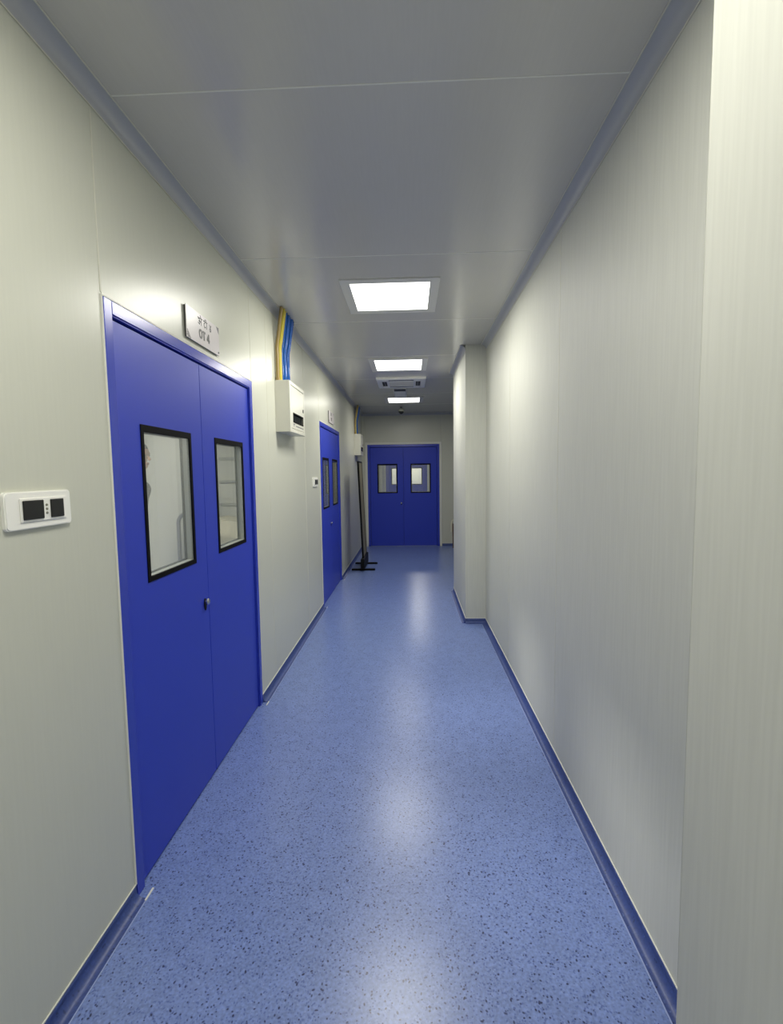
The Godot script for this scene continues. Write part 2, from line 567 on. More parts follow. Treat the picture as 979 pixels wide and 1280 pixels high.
func door_sign(at: Vector3, turn: float, words: String, label: String) -> void:
	var o := base("door_sign", at, turn)
	tag(o, label, "sign", "name plates above the doors")
	pbox(o, "backing", M.sign_edge, Vector3(-0.184, -0.07, 0.0), Vector3(0.184, 0.07, 0.008), 0.001)
	pbox(o, "plate", M.sign_face, Vector3(-0.187, -0.073, 0.008), Vector3(0.187, 0.073, 0.012), 0.001)
	var z := 0.0118
	var t := put_mesh(text_mesh(words, 0.041, 0.002), "lettering", M.ink, o)
	t.position = Vector3(0.0, -0.0235, z)
	var m := MB.new()      # the Hindi line above, drawn stroke by stroke
	var y := 0.022
	var x := -0.062
	var w := 0.0042
	# first syllable: upright with a vowel bow and a side stroke above
	m.stroke([Vector2(x - 0.002, y + 0.03), Vector2(x + 0.046, y + 0.03)], w, z, z + 0.001)
	m.stroke([Vector2(x + 0.034, y + 0.03), Vector2(x + 0.034, y)], w, z, z + 0.001)
	m.stroke([Vector2(x + 0.002, y + 0.024), Vector2(x + 0.014, y + 0.026), Vector2(x + 0.018, y + 0.02), Vector2(x + 0.01, y + 0.016), Vector2(x + 0.02, y + 0.01), Vector2(x + 0.014, y + 0.001), Vector2(x + 0.001, y + 0.005)], w, z, z + 0.001)
	m.stroke([Vector2(x + 0.018, y + 0.015), Vector2(x + 0.034, y + 0.015)], w, z, z + 0.001)
	m.stroke([Vector2(x + 0.034, y + 0.03), Vector2(x + 0.024, y + 0.042)], w, z, z + 0.001)
	put(m, "lettering", M.ink, o)
	m = MB.new()
	# second syllable: round letter hung from its bar, with a tall vowel stroke
	x += 0.062
	m.stroke([Vector2(x - 0.002, y + 0.03), Vector2(x + 0.04, y + 0.03)], w, z, z + 0.001)
	m.stroke([Vector2(x + 0.014, y + 0.03), Vector2(x + 0.014, y + 0.024), Vector2(x + 0.004, y + 0.018), Vector2(x + 0.004, y + 0.007), Vector2(x + 0.012, y + 0.001), Vector2(x + 0.022, y + 0.006)], w, z, z + 0.001)
	m.stroke([Vector2(x + 0.033, y + 0.03), Vector2(x + 0.033, y)], w, z, z + 0.001)
	m.stroke([Vector2(x + 0.033, y + 0.03), Vector2(x + 0.026, y + 0.042), Vector2(x + 0.014, y + 0.038), Vector2(x + 0.012, y + 0.03)], w * 0.8, z, z + 0.001)
	put(m, "lettering", M.ink, o)
	m = MB.new()
	if words.length() > 2:      # the numeral four
		x += 0.066
		m.stroke([Vector2(x + 0.003, y + 0.03), Vector2(x + 0.019, y + 0.008), Vector2(x + 0.015, y), Vector2(x + 0.007, y), Vector2(x + 0.004, y + 0.008), Vector2(x + 0.021, y + 0.03)], w, z, z + 0.001)
		put(m, "lettering", M.ink, o)
	# striped corner marks
	for k in 3:
		var a := 0.012 + k * 0.011
		m = MB.new()
		m.stroke([Vector2(-0.183 + a, -0.0705), Vector2(-0.183 + 0.002, -0.0705 + a * 0.95)], 0.0045, z, z + 0.0008)
		put(m, "corner_mark", M.ink_grey, o)
	m = MB.new()
	m.prism(PackedVector2Array([Vector2(0.185, 0.071), Vector2(0.152, 0.071), Vector2(0.185, 0.038)]), z, z + 0.0008)
	put(m, "corner_mark", M.ink_grey, o)
	for p in [Vector2(0.174, -0.058)]:
		m = MB.new()
		m.lathe([Vector2(0, 0.004), Vector2(0.004, 0.004), Vector2(0.0058, 0.0)], Vector3(p.x, p.y, 0.012), Vector3(0, 0, 1), 14)
		put(m, "screw", M.alu, o)

# box of shut-off valves on the wall; local x right, z out of the wall, origin at the back lower left corner
func valve_box(at: Vector3, turn: float, label: String) -> void:
	var o := base("valve_box", at, turn)
	tag(o, label, "valve box", "wall boxes under the coloured pipes")
	var L := 0.5
	var HH := 0.385
	var D := 0.115
	pbox(o, "body", M.white_metal, Vector3(0, 0, 0), Vector3(L, HH, D - 0.012), 0.002)
	var m := MB.new()      # rim the door sits in
	m.ring(Vector2(0, 0), Vector2(L, HH), Vector2(0.03, 0.028), Vector2(L - 0.03, HH - 0.028), D - 0.012, D, 0.003)
	put(m, "rim", M.white_metal, o)
	m = MB.new()
	m.ring(Vector2(0.034, 0.032), Vector2(L - 0.034, HH - 0.032), Vector2(0.1, 0.085), Vector2(0.43, 0.148), D - 0.012, D - 0.002, 0.002)
	var dr := put(m, "door", M.white_metal, o)
	m = MB.new()
	m.ring(Vector2(0.094, 0.079), Vector2(0.436, 0.154), Vector2(0.104, 0.089), Vector2(0.426, 0.144), D - 0.003, D + 0.002, 0.001)
	put(m, "window_frame", M.black_rubber, dr)
	pbox(dr, "window_pane", M.dark_glass, Vector3(0.1, 0.085, D - 0.0115), Vector3(0.43, 0.148, D - 0.008))
	m = MB.new()
	m.box(Vector3(0.432, 0.19, D - 0.002), Vector3(0.446, 0.218, D + 0.004), 0.002)
	put(m, "latch", M.black_plastic, dr)
	m = MB.new()
	m.stroke([Vector2(0.18, 0.056), Vector2(0.44, 0.056)], 0.006, D - 0.002, D - 0.0012)
	m.stroke([Vector2(0.1, 0.066), Vector2(0.135, 0.066)], 0.008, D - 0.002, D - 0.0012)
	m.stroke([Vector2(0.1, 0.054), Vector2(0.125, 0.054)], 0.005, D - 0.002, D - 0.0012)
	put(m, "caption_line", M.ink_grey, dr)

# one pipe that rises from a box against the wall and bends out under the ceiling cove
func gas_pipe(called: String, z: float, ybot: float, out: float, r: float, ma: Material, label: String, group: String) -> void:
	var o := base(called, Vector3(XL, ybot, z))
	tag(o, label, "pipe", group)
	var top := H - ybot - 0.002
	var pts := [Vector3(out, 0, 0), Vector3(out, top * 0.45, 0)]
	for k in range(1, 5):
		var t := k / 4.0
		pts.append(Vector3(out + 0.012 * t * t, top * (0.45 + 0.15 * t), 0.008 * t * t))
	pts.append(Vector3(out + 0.056, top, 0.045))
	var m := MB.new()
	m.tube(pts, r, 10)
	put(m, "tube", ma, o)
	m = MB.new()
	m.tube([Vector3(out, 0, 0), Vector3(out, 0.022, 0)], r * 1.32, 10)
	put(m, "fitting", ma, o)

# ------------------------------------------------------------------ body surfaces
# smooth union of tapered capsules [a, b, ra, rb], meshed as surface nets
func nets(mb: MB, caps: Array, cell: float, soft: float) -> void:
	var lo := Vector3(1e9, 1e9, 1e9)
	var hi := -lo
	for c in caps:
		var r: float = maxf(c[2], c[3]) + 3.0 * cell
		for p in [c[0], c[1]]:
			lo = lo.min(p - Vector3(r, r, r))
			hi = hi.max(p + Vector3(r, r, r))
	var nx := int((hi.x - lo.x) / cell) + 2
	var ny := int((hi.y - lo.y) / cell) + 2
	var nz := int((hi.z - lo.z) / cell) + 2
	var f := PackedFloat32Array()
	f.resize(nx * ny * nz)
	f.fill(1.0)
	for c in caps:
		var a: Vector3 = c[0]
		var b: Vector3 = c[1]
		var r: float = maxf(c[2], c[3]) + soft + 2.5 * cell
		var l0 := ((a.min(b) - Vector3(r, r, r) - lo) / cell).floor()
		var l1 := ((a.max(b) + Vector3(r, r, r) - lo) / cell).ceil()
		var ab := b - a
		var ll := maxf(ab.length_squared(), 1e-9)
		for z in range(maxi(0, int(l0.z)), mini(nz, int(l1.z) + 1)):
			for y in range(maxi(0, int(l0.y)), mini(ny, int(l1.y) + 1)):
				for x in range(maxi(0, int(l0.x)), mini(nx, int(l1.x) + 1)):
					var p := lo + Vector3(x, y, z) * cell
					var t := clampf((p - a).dot(ab) / ll, 0.0, 1.0)
					var d: float = (p - a - ab * t).length() - lerpf(c[2], c[3], t)
					var k := x + nx * (y + ny * z)
					var e := f[k]
					var hh := maxf(soft - absf(e - d), 0.0) / soft
					f[k] = minf(e, d) - hh * hh * soft * 0.25
	var vid := {}
	var vp := []
	for z in nz - 1:
		for y in ny - 1:
			for x in nx - 1:
				var k := x + nx * (y + ny * z)
				var e := [f[k], f[k + 1], f[k + nx], f[k + nx + 1], f[k + nx * ny], f[k + nx * ny + 1], f[k + nx * ny + nx], f[k + nx * ny + nx + 1]]
				var neg := 0
				for q in e:
					if q < 0.0:
						neg += 1
				if neg == 0 or neg == 8:
					continue
				var s := Vector3.ZERO
				var cnt := 0
				for i in 8:
					for bit in [1, 2, 4]:
						var j: int = i | bit
						if j != i and (e[i] < 0.0) != (e[j] < 0.0):
							var t: float = e[i] / (e[i] - e[j])
							var pa := Vector3(i & 1, (i >> 1) & 1, (i >> 2) & 1)
							var pb := Vector3(j & 1, (j >> 1) & 1, (j >> 2) & 1)
							s += pa.lerp(pb, t)
							cnt += 1
				vid[k] = vp.size()
				vp.append([lo + (Vector3(x, y, z) + s / cnt) * cell, Vector3(e[1] + e[3] + e[5] + e[7] - e[0] - e[2] - e[4] - e[6], e[2] + e[3] + e[6] + e[7] - e[0] - e[1] - e[4] - e[5], e[4] + e[5] + e[6] + e[7] - e[0] - e[1] - e[2] - e[3]).normalized()])
	var st := [1, nx, nx * ny]
	for k in vid:
		for ax in 3:
			var o1: int = st[(ax + 1) % 3]
			var o2: int = st[(ax + 2) % 3]
			if (f[k] < 0.0) == (f[k + st[ax]] < 0.0):
				continue
			if not (vid.has(k - o1) and vid.has(k - o2) and vid.has(k - o1 - o2)):
				continue
			var A: Array = vp[vid[k]]
			var B: Array = vp[vid[k - o1]]
			var C: Array = vp[vid[k - o1 - o2]]
			var D: Array = vp[vid[k - o2]]
			mb.quad4(A[0], B[0], C[0], D[0], A[1], B[1], C[1], D[1])

func make_person() -> void:
	# standing side-on behind the first door, facing +x, head bent forward; joints in metres from the feet
	var o := base("person", Vector3(-2.52, 0.0, -4.2))
	tag(o, "person in grey work clothes standing in the room behind the first blue door", "person")
	var hip := Vector3(-0.06, 0.95, 0)
	var chest := Vector3(0.02, 1.36, 0)
	var neck := Vector3(0.06, 1.55, 0)
	var head := Vector3(0.105, 1.71, 0)
	var body := [
		[hip + Vector3(0, 0, -0.07), hip + Vector3(0, 0, 0.07), 0.115, 0.115], [hip, Vector3(-0.05, 1.12, 0), 0.125, 0.11], [Vector3(-0.05, 1.12, 0), chest, 0.11, 0.125],
		[chest + Vector3(0, 0.05, -0.12), chest + Vector3(0, 0.05, 0.12), 0.085, 0.085], [chest, neck, 0.09, 0.055], [neck, head + Vector3(-0.03, -0.04, 0), 0.056, 0.056]]
	var tunic := []
	for k in 5:
		tunic.append([body[k][0], body[k][1] + (Vector3(0, 0.02, 0) if k == 4 else Vector3.ZERO), body[k][2] + 0.014, body[k][3] + 0.016])
	var trousers := [[hip + Vector3(0, 0, -0.07), hip + Vector3(0, 0, 0.07), 0.122, 0.122]]
	var shoes := []
	var skin := MB.new()
	for s in [-1.0, 1.0]:
		var sh := chest + Vector3(0, 0.06, s * 0.185)
		var el := sh + Vector3(-0.05, -0.29, s * 0.035)
		var wr := el + Vector3(0.01, -0.24, s * 0.005)
		body.append([sh, el, 0.052, 0.042])
		body.append([el, wr, 0.042, 0.03])
		tunic.append([chest + Vector3(0, 0.07, s * 0.1), sh, 0.085, 0.068])
		tunic.append([sh, el + Vector3(0, 0.05, 0), 0.068, 0.062])
		# hand: palm and five curled fingers
		var dn := (wr - el).normalized()
		var palm := wr + dn * 0.055
		body.append([wr, palm, 0.028, 0.03])
		var hc := [[wr, palm, 0.028, 0.026]]
		for q in 4:
			var off := Vector3(-0.03 + q * 0.02, 0, 0)
			var ln: float = [0.032, 0.038, 0.041, 0.037][q]
			var b0 := palm + off * 0.9 + dn * 0.022
			var b1 := b0 + dn * ln
			var b2 := b1 + (dn + Vector3(0, 0, -s * 0.6)).normalized() * ln * 0.75
			hc.append([palm + off * 0.6, b0, 0.014, 0.0105])
			hc.append([b0, b1, 0.0105, 0.0092])
			hc.append([b1, b2, 0.0092, 0.0078])
		var tb := wr + dn * 0.02 + Vector3(0.018, 0, 0)
		var t1 := tb + (dn + Vector3(0.7, 0, -s * 0.3)).normalized() * 0.04
		hc.append([tb, t1, 0.014, 0.0108])
		hc.append([t1, t1 + dn * 0.034, 0.0105, 0.0085])
		nets(skin, hc, 0.0042, 0.006)
		var th := hip + Vector3(0, -0.02, s * 0.085)
		var kn := Vector3(-0.03, 0.5, s * 0.095)
		var an := Vector3(-0.06, 0.085, s * 0.1)
		body.append([th, kn, 0.088, 0.058])
		body.append([kn, kn.lerp(an, 0.35), 0.056, 0.058])
		body.append([kn.lerp(an, 0.35), an, 0.058, 0.038])
		body.append([an, an + Vector3(0.13, -0.045, 0), 0.038, 0.03])
		trousers.append([th, kn, 0.102, 0.078])
		trousers.append([kn, an + Vector3(0, 0.02, 0), 0.078, 0.068])
		shoes.append([an + Vector3(-0.03, -0.043, 0), an + Vector3(0.06, -0.045, 0), 0.042, 0.038])
		shoes.append([an + Vector3(0.06, -0.045, 0), an + Vector3(0.16, -0.05, 0), 0.038, 0.03])
	nets(skin, body, 0.015, 0.035)
	# head: skull, jaw, nose, brow, lips, ears
	var hd := [[head + Vector3(-0.025, 0.03, 0), head + Vector3(0.02, 0.035, 0), 0.085, 0.078], [head + Vector3(0.01, -0.03, 0), head + Vector3(0.05, -0.075, 0), 0.062, 0.036],
		[head + Vector3(-0.03, -0.06, 0), head + Vector3(-0.06, -0.13, 0), 0.058, 0.056]]
	nets(skin, hd, 0.006, 0.03)
	nets(skin, [[head + Vector3(0.086, 0.015, 0), head + Vector3(0.107, -0.022, 0), 0.009, 0.0125], [head + Vector3(0.083, 0.03, -0.035), head + Vector3(0.083, 0.03, 0.035), 0.013, 0.013],
		[head + Vector3(0.084, -0.056, -0.016), head + Vector3(0.084, -0.056, 0.016), 0.0085, 0.0085], [head + Vector3(0.082, -0.066, -0.012), head + Vector3(0.082, -0.066, 0.012), 0.009, 0.009],
		[head + Vector3(-0.015, 0.012, -0.084), head + Vector3(-0.015, -0.025, -0.08), 0.014, 0.009], [head + Vector3(-0.015, 0.012, 0.084), head + Vector3(-0.015, -0.025, 0.08), 0.014, 0.009]], 0.004, 0.008)
	put(skin, "body", M.skin, o)
	var m := MB.new()
	nets(m, tunic, 0.016, 0.04)
	put(m, "tunic", M.scrubs, o)
	m = MB.new()
	nets(m, trousers, 0.016, 0.04)
	put(m, "trousers", M.scrubs, o)
	m = MB.new()
	nets(m, shoes, 0.012, 0.015)
	put(m, "shoes", M.shoe, o)
	m = MB.new()
	nets(m, [[head + Vector3(-0.035, 0.05, 0), head + Vector3(0.02, 0.062, 0), 0.086, 0.07], [head + Vector3(-0.055, 0.03, 0), head + Vector3(-0.06, -0.05, 0), 0.075, 0.05]], 0.007, 0.02)
	put(m, "hair", M.hair, o)
	for s in [-1.0, 1.0]:
		m = MB.new()
		nets(m, [[head + Vector3(0.083, 0.012, s * 0.031), head + Vector3(0.084, 0.012, s * 0.033), 0.0095, 0.0095]], 0.004, 0.004)
		put(m, "eye", M.black_plastic, o)

# ------------------------------------------------------------------ the scene
func _ready() -> void:
	# camera
	var cam := Camera3D.new()
	cam.name = "camera"
	add_child(cam)
	cam.position = Vector3(0, 1.5353, 0)
	cam.rotation = Vector3(-0.0799, 0.0402, -0.0131)
	cam.fov = rad_to_deg(2.0 * atan(640.0 / 601.68))
	cam.near = 0.02
	cam.far = 100.0
	cam.current = true
	# environment: a closed building, no sky
	var we := WorldEnvironment.new()
	var env := Environment.new()
	env.background_mode = Environment.BG_COLOR
	env.background_color = Color.BLACK
	env.tonemap_mode = Environment.TONE_MAPPER_LINEAR
	env.tonemap_exposure = 1.05
	env.sdfgi_enabled = true
	env.ssao_enabled = true
	env.ssil_enabled = true
	we.environment = env
	add_child(we)
	make_materials()
	mat("weld", c8(150, 164, 206), 0.4)

	# ceiling lights of the corridor
	ceiling_light(-0.12, 1.5, "square white ceiling light behind the first switch plate", 2.0)
	ceiling_light(-0.12, -0.86, "square white ceiling light before the first ceiling joint", 1.7)
	ceiling_light(-0.123, -3.494, "large square white ceiling light opposite the first valve box")
	ceiling_light(-0.123, -5.633, "square white ceiling light just before the air conditioner cassette", 2.2)
	ceiling_light(-0.098, -8.288, "square white ceiling light between the air conditioner and the camera", 1.2)

	# ---------------- setting
	var fl := base("floor")
	tag(fl, "speckled blue sheet vinyl floor", "floor", "", "structure")
	pbox(fl, "sheet", M.vinyl, Vector3(XL - T, -0.1, ZE - T / 2), Vector3(XA + T, 0, ZB + T))
	var flr := base("floor_operating_room")
	tag(flr, "blue vinyl floor behind the doors of the left wall", "floor", "", "structure")
	pbox(flr, "sheet", M.vinyl, Vector3(-5.0, -0.1, -9.3), Vector3(XL - T, 0, ZB))
	var fll := base("floor_lobby")
	tag(fll, "blue vinyl floor behind the end door", "floor", "", "structure")
	pbox(fll, "sheet", M.vinyl, Vector3(-2.0, -0.1, -20.0), Vector3(XA + T, 0, ZE - T / 2))

	var ce := base("ceiling")
	tag(ce, "grey ceiling of wide flat panels with pale joints", "ceiling", "", "structure")
	var js := [ZB + T, 1.96, 0.76, -0.44, -1.638, -2.85, -4.035, -5.225, -6.435, -7.64, -8.84, ZE - T]
	for k in js.size() - 1:
		pbox(ce, "panel", M.ceiling, Vector3(XL - T, H, js[k] - 0.001), Vector3(XA + T, H + 0.08, js[k + 1] + 0.001), 0.0015)
	for k in range(1, js.size() - 1):
		pbox(ce, "joint", M.seal, Vector3(XL, H - 0.0015, js[k] - 0.0032), Vector3(XA, H + 0.004, js[k] + 0.0032), 0.001)
	var cr := base("ceiling_operating_room")
	tag(cr, "pale ceiling behind the doors of the left wall", "ceiling", "", "structure")
	pbox(cr, "slab", M.ceiling, Vector3(-5.0, H, -9.3), Vector3(XL - T, H + 0.08, ZB))
	var cl := base("ceiling_lobby")
	tag(cl, "pale ceiling behind the end door", "ceiling", "", "structure")
	pbox(cl, "slab", M.ceiling, Vector3(-2.0, H, -20.0), Vector3(XA + T, H + 0.08, ZE - T))

	# left wall: local x is -z
	var DT := 2.14
	wall("wall_left", Vector3(XL, 0, 0), 90, [
		[-ZB, -2.01, 0, H], [-2.01, -0.81, 0, H], [-0.81, 0.39, 0, H], [0.39, 1.6075, 0, H], [1.6075, 3.1075, DT, H], [3.1075, 3.45, 0, H], [3.45, 4.65, 0, H], [4.65, 5.41, 0, H],
		[5.41, 6.91, DT, H], [6.91, 8.1, 0, H], [8.1, 9.3, 0, H], [9.3, 10.1, 0, H]],
		"long pale panel wall that holds two blue double doors",
		[[1.6035, DT + 0.005, H - 0.05], [3.112, DT + 0.005, H - 0.05], [3.45, HB, H - 0.05], [4.65, HB, H - 0.05], [5.406, DT, H - 0.05], [6.914, DT, H - 0.05], [8.1, HB, H - 0.05], [9.3, HB, H - 0.05], [0.39, HB, H - 0.05]], 0.0022)
	# right wall and its two columns: local x is z
	wall("wall_right", Vector3(XR, 0, 0), -90, [[-4.836, -3.7, 0, H], [-3.7, -2.5, 0, H], [-2.5, -1.3, 0, H], [-1.3, -0.6, 0, H], [0.3, 1.6, 0, H], [1.6, ZB, 0, H]], "plain pale panel wall opposite the blue doors", [[-2.5, HB, H - 0.05], [-3.7, HB, H - 0.05]], 0.0, M.wall_grained)
	var col := base("wall_column_near", Vector3(XC, 0, -0.949))
	tag(col, "square-edged wall column boxed in plain pale panel, beside the bare wall", "column", "", "structure")
	pbox(col, "panel", M.wall_grained, Vector3(0, 0, 0), Vector3(XR - XC + T, H, 1.35))
	var col2 := base("wall_column_far", Vector3(XC, 0, -6.18))
	tag(col2, "wall column boxed in pale panel with blue skirting around its foot", "column", "", "structure")
	pbox(col2, "panel", M.wall_grained, Vector3(0, 0, 0), Vector3(XR - XC + T, H, 6.18 - 4.836))
	# alcove behind the far column
	wall("wall_alcove_front", Vector3(0, 0, -6.18 + 0.1), 180, [[-XA - T, -XR - T, 0, H]], "pale wall behind the far column")
	wall("wall_alcove_side", Vector3(XA, 0, 0), -90, [[ZE, -6.08, 0, H]], "pale side wall of the recess behind the far column")
	# end wall around the end door (centre x -0.145)
	var ex := -0.145
	wall("wall_end", Vector3(0, 0, ZE), 0, [[XL - T, ex - 0.795, 0, H], [ex - 0.795, ex + 0.795, DT + 0.042, H], [ex + 0.795, XA + T, 0, H]], "pale end wall around the closed blue double door", [[ex - 0.8, DT + 0.05, H - 0.05], [ex + 0.8, DT + 0.05, H - 0.05]])
	wall("wall_back", Vector3(0, 0, ZB), 180, [[-XR - T, 0.0, 0, H], [0.0, -XL + T, 0, H]], "pale wall that closes the near end of the corridor")
	# operating rooms behind the left wall
	wall("wall_room_back", Vector3(-4.9, 0, 0), 90, [[-ZB, 1.0, 0, H], [1.0, 5.2, 0, H], [5.2, 9.3, 0, H]], "pale back wall of the rooms behind the left wall")
	wall("wall_room_near", Vector3(0, 0, 0.2), 180, [[-XL + T, 5.0, 0, H]], "pale wall of the room behind the first door")
	wall("wall_room_partition", Vector3(0, 0, -5.22), 0, [[-5.0, -3.2, 0, H], [-3.2, XL - T, 0, H]], "pale partition wall seen through the windows of the first blue door", [])
	wall("wall_room_far", Vector3(0, 0, -9.2), 0, [[-5.0, XL - T, 0, H]], "pale wall of the room behind the second door")
	# lobby behind the end door
	wall("wall_lobby_left", Vector3(-1.9, 0, 0), 90, [[10.2, 13.8, 0, H], [13.8, 17.5, 0, H]], "pale left wall of the lobby behind the end door")
	wall("wall_lobby_right", Vector3(XA, 0, 0), -90, [[-17.5, -10.2, 0, H]], "pale right wall of the lobby behind the end door")
	wall("wall_lobby_far", Vector3(0, 0, ZA), 0, [[-2.0, ex - 0.756, 0, H], [ex - 0.756, ex + 0.756, DT, H], [ex + 0.756, XA + T, 0, H]], "pale wall around the farthest blue door beyond the end door")
	wall("wall_beyond", Vector3(0, 0, -19.6), 0, [[-2.0, XA + T, 0, H]], "white wall seen through the farthest door windows")
	wall("wall_beyond_left", Vector3(-1.9, 0, 0), 90, [[17.6, 19.6, 0, H]], "white side wall behind the farthest door")
	wall("wall_beyond_right", Vector3(XA, 0, 0), -90, [[-19.6, -17.6, 0, H]], "white opposite side wall behind the farthest door")

	# doors
	var d1 := place_door(make_door("door_1"), Vector3(XL, 0, -2.3575), 90, "large blue double door under the plate reading OT 4")
	var d2 := place_door(copy(d1, "door_2"), Vector3(XL, 0, -6.16), 90, "narrow-looking blue double door past the first valve box")
	var d3 := place_door(copy(d1, "door_3"), Vector3(ex, 0, ZE), 0, "blue double door closing the end of the corridor")
	place_door(copy(d1, "door_4"), Vector3(ex, 0, ZA), 0, "farthest blue double door, seen through the end door windows")
	var m := MB.new()      # pale surround of the end door
	m.box(Vector3(-0.795, 0.0, -T), Vector3(-0.757, DT + 0.042, 0.009), 0.003)
	m.box(Vector3(0.757, 0.0, -T), Vector3(0.795, DT + 0.042, 0.009), 0.003)
	m.box(Vector3(-0.757, DT + 0.001, -T), Vector3(0.757, DT + 0.042, 0.009), 0.003)
	tag(put(m, "surround", M.seal, d3), "pale surround of the end door")

	# skirting
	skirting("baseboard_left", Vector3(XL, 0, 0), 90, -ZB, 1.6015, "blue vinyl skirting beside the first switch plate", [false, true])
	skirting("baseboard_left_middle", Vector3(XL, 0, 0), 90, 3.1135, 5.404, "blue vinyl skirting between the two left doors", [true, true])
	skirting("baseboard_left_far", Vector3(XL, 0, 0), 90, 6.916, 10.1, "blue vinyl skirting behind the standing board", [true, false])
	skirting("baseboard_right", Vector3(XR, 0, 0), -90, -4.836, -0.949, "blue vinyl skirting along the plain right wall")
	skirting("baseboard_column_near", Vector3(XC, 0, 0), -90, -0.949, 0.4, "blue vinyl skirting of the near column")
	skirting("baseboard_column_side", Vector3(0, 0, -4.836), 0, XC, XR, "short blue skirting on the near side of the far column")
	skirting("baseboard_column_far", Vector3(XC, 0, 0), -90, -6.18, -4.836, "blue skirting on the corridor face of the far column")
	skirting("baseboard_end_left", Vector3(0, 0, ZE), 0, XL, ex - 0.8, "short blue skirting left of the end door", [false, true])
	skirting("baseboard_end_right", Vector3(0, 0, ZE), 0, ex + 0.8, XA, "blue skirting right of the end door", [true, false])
	# ceiling coves
	cornice("trim_1", Vector3(XL, H, 0), 90, -ZB, 10.1, "grey hollow cove along the top of the left wall")
	cornice("trim_2", Vector3(XR, H, 0), -90, -4.836, -0.949, "grey hollow cove along the top of the right wall")
	cornice("trim_3", Vector3(XC, H, 0), -90, -6.18, -4.836, "grey hollow cove along the top of the far column")
	cornice("trim_4", Vector3(XC, H, 0), -90, -0.949, 0.4, "grey hollow cove along the top of the near column")
	cornice("trim_5", Vector3(0, H, ZE), 0, XL, XA, "grey hollow cove along the top of the end wall")

	# lights of the rooms behind the doors
	ceiling_light(-2.7, -2.4, "square ceiling light in the room behind the first door", 10.0)
	ceiling_light(-2.9, -7.2, "square ceiling light in the room behind the second door", 2.0)
	ceiling_light(0.1, -14.0, "square ceiling light in the lobby behind the end door", 5.0)
	ceiling_light(0.0, -18.6, "square ceiling light behind the farthest door", 6.0)

	# ---------------- things
	switch_plate(Vector3(XL, 1.451, -1.268), 90, "white double switch plate beside the first blue door")
	switch_plate(Vector3(XL, 1.455, -5.09), 90, "white double switch plate beside the second blue door")
	door_sign(Vector3(XL, 2.239, -2.385), 90, "OT 4", "white name plate reading OT 4 above the first blue door")
	door_sign(Vector3(XL, 2.255, -6.21), 90, "OT", "small white name plate above the second blue door")
	valve_box(Vector3(XL, 1.862, -3.65), 90, "white wall box with a dark slot window beside the first blue door")
	valve_box(Vector3(XL, 1.875, -8.8), 90, "white wall box with coloured pipes near the end door")
	var nth := ["first", "second", "third", "fourth", "fifth"]
	for bx in [[-3.65, 2.247, "wall box beside the first blue door"], [-8.8, 2.26, "wall box near the end door"]]:
		for k in 3:
			gas_pipe("gas_pipe", bx[0] - 0.028 - k * 0.045, bx[1], 0.02 + 0.004 * (k % 2), 0.0125, M.brown_pipe if k < 1 else M.yellow_pipe, ["ochre brown pipe", "yellow pipe next to the brown one", "yellow pipe next to the blue ones"][k] + ", " + bx[2], "yellow and brown pipes above the wall boxes")
		for k in 5:
			gas_pipe("gas_pipe", bx[0] - 0.168 - k * 0.051, bx[1], 0.018 + 0.006 * (k % 2), 0.0125, M.blue_pipe, "%s blue pipe from the yellow ones, %s" % [nth[k], bx[2]], "blue pipes above the wall boxes")

	make_air_conditioner()
	make_hatch()
	make_camera_dome()
	make_board_stand()
	make_rail()
	make_room_things()
	make_person()

func make_air_conditioner() -> void:
	var o := base("air_conditioner", Vector3(-0.11, H, -6.66))
	tag(o, "white square cassette air conditioner set into the ceiling", "air conditioner")
	var s := 0.325
	var m := MB.new()
	# panel with rounded corners, four slots cut around the grille
	m.ring(Vector2(-s, -s), Vector2(s, s), Vector2(-0.255, -0.255), Vector2(0.255, 0.255), 0.0, 0.03, 0.008)
	var p := put(m, "panel", M.white_plastic, o)
	p.rotation_degrees.x = 90
	m = MB.new()
	m.ring(Vector2(-0.2555, -0.2555), Vector2(0.2555, 0.2555), Vector2(-0.195, -0.195), Vector2(0.195, 0.195), 0.0, 0.027)
	put(m, "air_outlet", M.dark_gap, o).rotation_degrees.x = 90
	m = MB.new()
	for a in 4:      # corner pieces of the panel between the slots
		var sx := 1.0 if a % 2 == 0 else -1.0
		var sy := 1.0 if a < 2 else -1.0
		var lo := Vector3(minf(sx * 0.165, sx * 0.2555), minf(sy * 0.165, sy * 0.2555), 0.0265)
		var hi := Vector3(maxf(sx * 0.165, sx * 0.2555), maxf(sy * 0.165, sy * 0.2555), 0.03)
		m = MB.new()
		m.box(lo, hi, 0.002)
		put(m, "corner_piece", M.white_plastic, o).rotation_degrees.x = 90
	m = MB.new()
	m.box(Vector3(-0.195, -0.195, 0.0), Vector3(0.195, 0.195, 0.031), 0.006)
	var g := put(m, "intake_grille", M.white_plastic, o)
	g.rotation_degrees.x = 90
	for k in 9:
		pbox(g, "slat", M.frame_metal, Vector3(-0.16, -0.15 + k * 0.036, 0.031), Vector3(0.16, -0.15 + k * 0.036 + 0.018, 0.036), 0.002)
	for k in 4:
		m = MB.new()
		m.box(Vector3(-0.16, 0.217, 0.0265), Vector3(0.16, 0.226, 0.029), 0.002)
		var l := put(m, "louvre", M.steel_grey, o)
		l.rotation_degrees = Vector3(90, 0, 0)
		l.transform = Transform3D(Basis(Vector3.UP, k * PI / 2) * Basis(Vector3.RIGHT, PI / 2), Vector3.ZERO)

